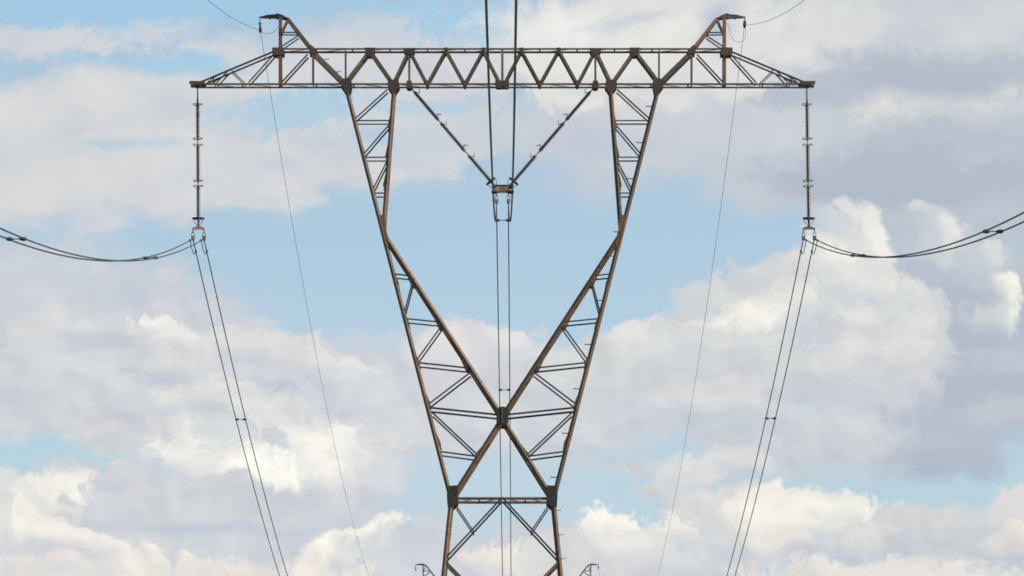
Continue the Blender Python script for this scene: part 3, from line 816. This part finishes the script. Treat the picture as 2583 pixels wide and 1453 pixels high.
def clamp(parent, top, n):
    """hanging eye link, shackle and boat clamp below a yoke corner; returns the wire seat"""
    top = Vector(top)
    bm = bmesh.new()
    tube(bm, [top + Vector((0, 0, 0.03)), top + Vector((0, 0, -0.10))], 0.016, 8)
    obj("link", bm, M_WIRE, parent, True)
    bm = bmesh.new()
    ring(bm, top + Vector((0, 0, -0.155)), (1, 0, 0), (0, 0, 1), 0.046, 0.06, 0.013)
    obj("shackle", bm, M_FIT, parent, True)
    seat = top + Vector((0, 0, -0.285))
    bm = bmesh.new()
    prism(bm, [seat + Vector((u, -0.05, w)) for u, w in ((-0.05, 0.085), (0.05, 0.085), (0.062, 0.02), (0.035, -0.05), (-0.035, -0.05), (-0.055, 0.02))], Vector((0, 0.1, 0)))
    prism(bm, [seat + Vector((-0.03, v, w)) for v, w in ((-0.19, -0.012), (-0.1, 0.03), (0.1, 0.03), (0.19, -0.012), (0.17, -0.045), (0, -0.03), (-0.17, -0.045))], Vector((0.06, 0, 0)))
    obj("suspension_clamp", bm, M_FIT, parent)
    return seat
SEATS = {}
def hanging(name, side, top, bot, label):
    """vertical string: link, three long-rod insulators with arcing rings, grading ring, yoke and two clamps"""
    P0, P1 = at(*top), at(*bot)                      # beam tip and yoke apex
    L = (P1 - P0).length; ax = (P1 - P0).normalized()
    py0, py1 = top[1], bot[1]
    f = lambda y: P0.lerp(P1, (y - py0) / (py1 - py0))
    root = tag(empty(name, P0), label, "insulator string", "hanging insulator strings of the near pylon")
    bm = bmesh.new(); tube(bm, [f(py0 - 6), f(py0 + 12), f(py0 + 36)], 0.022, 8); tube(bm, [f(py0 + 30), f(py0 + 42)], 0.035, 10)
    obj("upper_link", bm, M_FIT, root, True)
    secs = [(262, 346), (370, 453), (473, 549)]
    for a, b in secs:
        bm = bmesh.new(); sheds(bm, f(a), f(b)); obj("long_rod_insulator", bm, M_PORC, root, True)
    for a, b in ((345, 371), (452, 474)):
        bm = bmesh.new(); lathe(bm, f(a), ax, [(0, 0.03), (0.02, 0.042), (0.07, 0.042), (0.09, 0.018), ((b - a) * PX - 0.09, 0.018), ((b - a) * PX - 0.07, 0.042), ((b - a) * PX - 0.02, 0.042), ((b - a) * PX, 0.03)])
        obj("coupling", bm, M_FIT, root, True)
    for y, w in ((264, 0.10), (347, -0.9), (369, 0.9), (453, -0.9), (473, 0.9)):
        bm = bmesh.new()
        for sx in (-1, 1):
            u = Vector((sx * 0.93, -0.35 * sx, 0)); v = Vector((0.35 * sx, 0.93 * sx, 0))
            horn(bm, f(y) + Vector((0, 0, -0.05 if w < 0 else 0.05)) * abs(w), u, v + Vector((0, 0, 0.45)), Vector((0, 0, -0.5 if w > 0 else 0.5)) * 0.5 * abs(w), 0.155)
        obj("arcing_ring", bm, M_FIT, root, True)
    bm = bmesh.new()
    g = f(551)
    ring(bm, g, (1, 0, 0), (0, 1, 0), 0.165, 0.13, 0.030, 28, 8)
    flat(bm, g + Vector((-0.15, 0, 0)), g + Vector((0.15, 0, 0)), 0.05, 0.03)
    obj("grading_ring", bm, M_DARK, root, True)
    bm = bmesh.new()
    for sx in (-1, 1):
        tube(bm, spline([g + Vector((sx * 0.155, 0, 0)), g + Vector((sx * 0.13, 0, -0.09)), g + Vector((sx * 0.07, 0, -0.17)), f(567)]), 0.011, 6)
    obj("ring_bracket", bm, M_FIT, root, True)
    bm = bmesh.new(); tube(bm, [f(546), f(573)], [0.05, 0.022], 10); obj("end_fitting", bm, M_FIT, root, True)
    # yoke
    c = P1
    bm = bmesh.new()
    w = 0.195
    prism(bm, [c + Vector((u, -0.012, z)) for u, z in ((-w, -0.09), (-w, -0.045), (-0.035, 0.03), (0.035, 0.03), (w, -0.045), (w, -0.09), (w - 0.05, -0.095), (0.0, -0.085), (-w + 0.05, -0.095))], Vector((0, 0.024, 0)))
    obj("yoke_plate", bm, M_YOKE, root)
    for i, sx in enumerate((-1, 1)):
        SEATS[(side, i)] = clamp(root, c + Vector((sx * 0.17, 0, -0.085)), i)
    return root
hanging("insulator_string", -1, (498.4, 220), (500.6, 572), "hanging brown insulator string under the left tip of the crossarm")
hanging("insulator_string", 1, (2035, 220), (2040.4, 572), "hanging brown insulator string under the right tip of the crossarm")

def vee(name, sgn, label):
    mx = (lambda x: x) if sgn < 0 else (lambda x: 2534 - x)
    a, b = at(mx(1035), 220), at(mx(1249), 470)
    T = lambda px: a.lerp(b, (px - 1035) / (1249 - 1035))
    ax = (b - a).normalized()
    up = Vector((0, 1, 0)).cross(ax); up.normalize()
    if up.z < 0: up = -up
    root = tag(empty(name, a), label, "insulator string", "slanting insulator strings of the near pylon")
    bm = bmesh.new(); tube(bm, [T(1033), T(1046)], 0.018, 8); lathe(bm, T(1043.5), ax, [(0, 0.015), (0.02, 0.04), (0.08, 0.04), (0.1, 0.03)])
    obj("upper_link", bm, M_FIT, root, True)
    for p, q in ((1047, 1102), (1116, 1169), (1186, 1237)):
        bm = bmesh.new(); sheds(bm, T(p), T(q), 0.074, 0.034); obj("long_rod_insulator", bm, M_PORC, root, True)
    for p, q in ((1101, 1117), (1168, 1187)):
        bm = bmesh.new(); Ls = (T(q) - T(p)).length
        lathe(bm, T(p), ax, [(0, 0.03), (0.03, 0.055), (0.08, 0.05), (0.10, 0.02), (Ls - 0.1, 0.02), (Ls - 0.08, 0.05), (Ls - 0.03, 0.06), (Ls, 0.03)])
        obj("coupling", bm, M_FIT, root, True)
    for p, k in ((1048, -1), (1101, 1), (1116, -1), (1168, 1), (1186, -1)):
        bm = bmesh.new()
        o = T(p)
        d = (up * 0.9 - ax * 0.45 * k * -0.2)
        foot = o + up * 0.1 - ax * 0.07 * k
        tip = foot + up * 0.07 + ax * 0.085 * -k * -1
        tube(bm, [o, o + up * 0.07 - ax * 0.03 * k, foot], 0.012, 6)
        ring(bm, foot.lerp(tip, 0.5), (tip - foot).normalized(), (0, 1, 0), 0.07, 0.05, 0.010, 14)
        obj("arcing_ring", bm, M_FIT, root, True)
    bm = bmesh.new()
    g = T(1238)
    ring(bm, g, up, (0, 1, 0), 0.155, 0.13, 0.030, 28, 8)
    flat(bm, g - up * 0.14, g + up * 0.14, 0.05, 0.04)
    obj("grading_ring", bm, M_DARK, root, True)
    bm = bmesh.new()
    for k in (-1, 1):
        tube(bm, spline([g + up * 0.15 * k, g + up * 0.135 * k + ax * 0.10, g + up * 0.06 * k + ax * 0.20, T(1250)]), 0.012, 6)
    obj("ring_bracket", bm, M_FIT, root, True)
    bm = bmesh.new(); tube(bm, [T(1235), T(1250)], [0.055, 0.025], 10); obj("end_fitting", bm, M_FIT, root, True)
    return root
vee("insulator_string", -1, "slanting brown insulator string, left arm of the V inside the window")
vee("insulator_string", 1, "slanting brown insulator string, right arm of the V inside the window")
yc = at(1267, 472)
yk = tag(empty("yoke", yc), "rectangular tan yoke plate at the bottom of the insulator V", "yoke plate")
bm = bmesh.new()
prism(bm, [Vector((at(x, y).x, -0.014, at(x, y).z)) for x, y in ((1243, 467), (1291, 467), (1292, 476), (1285, 478), (1284, 487), (1251, 487), (1250, 478), (1242, 476))], Vector((0, 0.028, 0)))
obj("yoke_plate", bm, M_YOKE, yk)
bm = bmesh.new()
for y in (-0.026, 0.016):
    prism(bm, [Vector((at(x, yy_).x, y, at(x, yy_).z)) for x, yy_ in ((1242, 466), (1292, 466), (1292, 469.5), (1242, 469.5))], Vector((0, 0.010, 0)))
for x in (1246, 1288):
    p = at(x, 473)
    tube(bm, [p + Vector((0, -0.05, 0)), p + Vector((0, 0.05, 0))], 0.05, 10)
obj("top_rail", bm, M_DARK, yk)
for i, x in enumerate((1252.3, 1282.4)):
    SEATS[(0, i)] = clamp(yk, at(x, 486.5), i)

# ---------------------------------------------------------------- conductors
SPAN = 1.67 * D
def wire_pt(seat, y, sag_n, sag_f, blow=0.13):
    u = abs(y) / SPAN
    k = 4 * u * (1 - u)
    return Vector((seat.x + blow * k, y, seat.z - (sag_n if y < 0 else sag_f) * k))
def wire_ys():
    ys, y = [], 0.0
    while y < SPAN:
        ys.append(y); y += 0.25 if y < 3 else (1.5 if y < 60 else 4)
    ys.append(SPAN)
    return sorted(set([-v for v in ys] + ys))
def wire(name, seat, r, sags, label, cat, group):
    bm = bmesh.new()
    tube(bm, [wire_pt(seat, y, *sags) for y in wire_ys()], r, 8)
    o = obj(name, bm, M_WIRE, None, True)
    return tag(o, label, cat, group)
SAG = {-1: (10.88, 9.85), 0: (11.25, 10.1), 1: (10.67, 9.75)}
NM = {-1: "under the left hanging insulator string", 0: "hanging from the V yoke in the window", 1: "under the right hanging insulator string"}
for s in (-1, 0, 1):
    for i in (0, 1):
        seat = SEATS[(s, i)]
        w = wire("conductor", seat, 0.0172, SAG[s], "black conductor, %s of the pair %s" % (("left", "right")[i], NM[s]), "power line", "twin conductors of the line")
        # damper loop bridging the clamp
        y = 1.9
        a, b = wire_pt(seat, -y, *SAG[s]), wire_pt(seat, y, *SAG[s])
        if s == 0:
            continue
        dz = 0.20
        pts = [a + (b - a) * t + Vector((0, 0, -4 * dz * t * (1 - t) * (1 + 0.6 * (t - 0.5)))) for t in [k / 14 for k in range(15)]]
        bm = bmesh.new(); tube(bm, pts, 0.013, 6)
        for p in (a, b): lathe(bm, p + Vector((0, 0, 0.035)), (0, 0, -1), [(0, 0.02), (0.01, 0.034), (0.06, 0.034), (0.07, 0.02)], 8)
        lo = obj("damper_loop", bm, M_WIRE, w, True)
for s, ys in ((-1, (-0.137 * D, -0.375 * D, 0.155 * D)), (0, (-0.15 * D, -0.38 * D, 0.155 * D)), (1, (-0.137 * D, -0.375 * D, 0.155 * D))):
    for y in ys:
        a, b = (wire_pt(SEATS[(s, i)], y, *SAG[s]) for i in (0, 1))
        side = {-1: "left", 0: "middle", 1: "right"}[s]
        where = "beyond the pylon, low in the photo" if y > 0 else ("close to the pylon" if y > -0.2 * D else "far out towards the photo edge" if s else "seen against the yoke")
        r = tag(empty("bundle_spacer", (a + b) / 2), "thin spacer bar between the %s pair of conductors, %s" % (side, where), "spacer", "spacers of the twin conductors")
        d = (b - a).normalized()
        bm = bmesh.new(); tube(bm, [a, b], 0.011, 6); obj("spacer_bar", bm, M_WIRE, r, True)
        for p, k in ((a, 1), (b, -1)):
            bm = bmesh.new()
            lathe(bm, p + Vector((0, -0.09, 0)), (0, 1, 0), [(0, 0.02), (0.03, 0.033), (0.15, 0.033), (0.18, 0.02)], 10)
            lathe(bm, p + d * 0.02 * k, d * k, [(0, 0.045), (0.05, 0.035), (0.10, 0.014)], 8)
            obj("spacer_clamp", bm, M_WIRE, r, True)

# ---------------------------------------------------------------- earth wires
EW = {-1: (654.8, 43.5, 656.5, 75, (10.5, 9.6)), 1: (1879.2, 43.5, 1878.2, 63, (11.2, 11.6))}
def hanger(s, dy=0.0, far=False):
    tx, ty, bx_, by_, sg = EW[s]
    a, b = at(tx, ty), at(bx_, by_)
    r = tag(empty("earth_wire_hanger", a), "small %s earth wire hanger under the %s peak of the near pylon" % (("short", "long")[s < 0], ("left", "right")[s > 0]), "wire hanger", "earth wire hangers")
    ax = (b - a); L = ax.length
    bm = bmesh.new(); tube(bm, [a + Vector((0, 0, 0.03)), a + ax * 0.55], 0.016, 6); obj("link", bm, M_FIT, r, True)
    bm = bmesh.new(); lathe(bm, a + ax * 0.42, ax, [(0, 0.02), (0.02, 0.045), (0.05, 0.05), (0.07, 0.022), (0.10, 0.022), (0.12, 0.04), (0.14, 0.02)], 10); obj("insulator_disc", bm, M_PORC, r, True)
    bm = bmesh.new()
    ring(bm, a + ax * 0.78, (1, 0, 0), (0, 0, 1), 0.03, 0.05, 0.011, 14)
    prism(bm, [b + Vector((-0.03, v, w)) for v, w in ((-0.17, -0.02), (-0.08, 0.06), (0.08, 0.06), (0.17, -0.02), (0, -0.05))], Vector((0.06, 0, 0)))
    prism(bm, [b + Vector((u, -0.04, w)) for u, w in ((-0.045, 0.07), (0.045, 0.07), (0.05, -0.02), (0.02, -0.1), (-0.02, -0.1), (-0.05, -0.02))], Vector((0, 0.08, 0)))
    obj("wire_clamp", bm, M_DARK, r)
    return r, b, sg
for s in SIDES:
    r, b, sg = hanger(s)
    w = wire("earth_wire", b, 0.0065, sg, "thin grey earth wire hanging from the %s peak of the near pylon" % ("left" if s < 0 else "right"), "earth wire", "earth wires of the line")
    lp = [(658, 80), (667, 84), (682, 84), (693, 79), (702, 66)] if s < 0 else [(1881, 70), (1880.5, 91), (1873, 103), (1862, 106.5), (1851, 101), (1843, 88), (1838.5, 66), (1830, 57)]
    bm = bmesh.new(); tube(bm, spline([at(x, y, -0.05 if i < len(lp) - 1 else -0.2) for i, (x, y) in enumerate(lp)]), 0.006, 6)
    obj("jumper_loop", bm, M_WIRE, w, True)

# ---------------------------------------------------------------- the next pylon along the line
def copy_tree(o, parent=None):
    c = o.copy(); C.objects.link(c)
    c.parent = parent
    if parent is not None: c.matrix_parent_inverse = o.matrix_parent_inverse.copy()
    for ch in o.children: copy_tree(ch, c)
    return c
far = copy_tree(pyl)
far.location = (X0 - 0.0, SPAN, 0)
far['label'] = "distant lattice pylon, only its two small peaks showing at the bottom edge"
for o in [o for o in C.objects if o.name.startswith("earth_wire_hanger") and o.parent is None]:
    c = copy_tree(o)
    c.location = o.location + Vector((0, SPAN, 0))
    c['label'] = "tiny earth wire hanger under the %s peak of the distant pylon" % ("left" if o.location.x < X0 else "right")
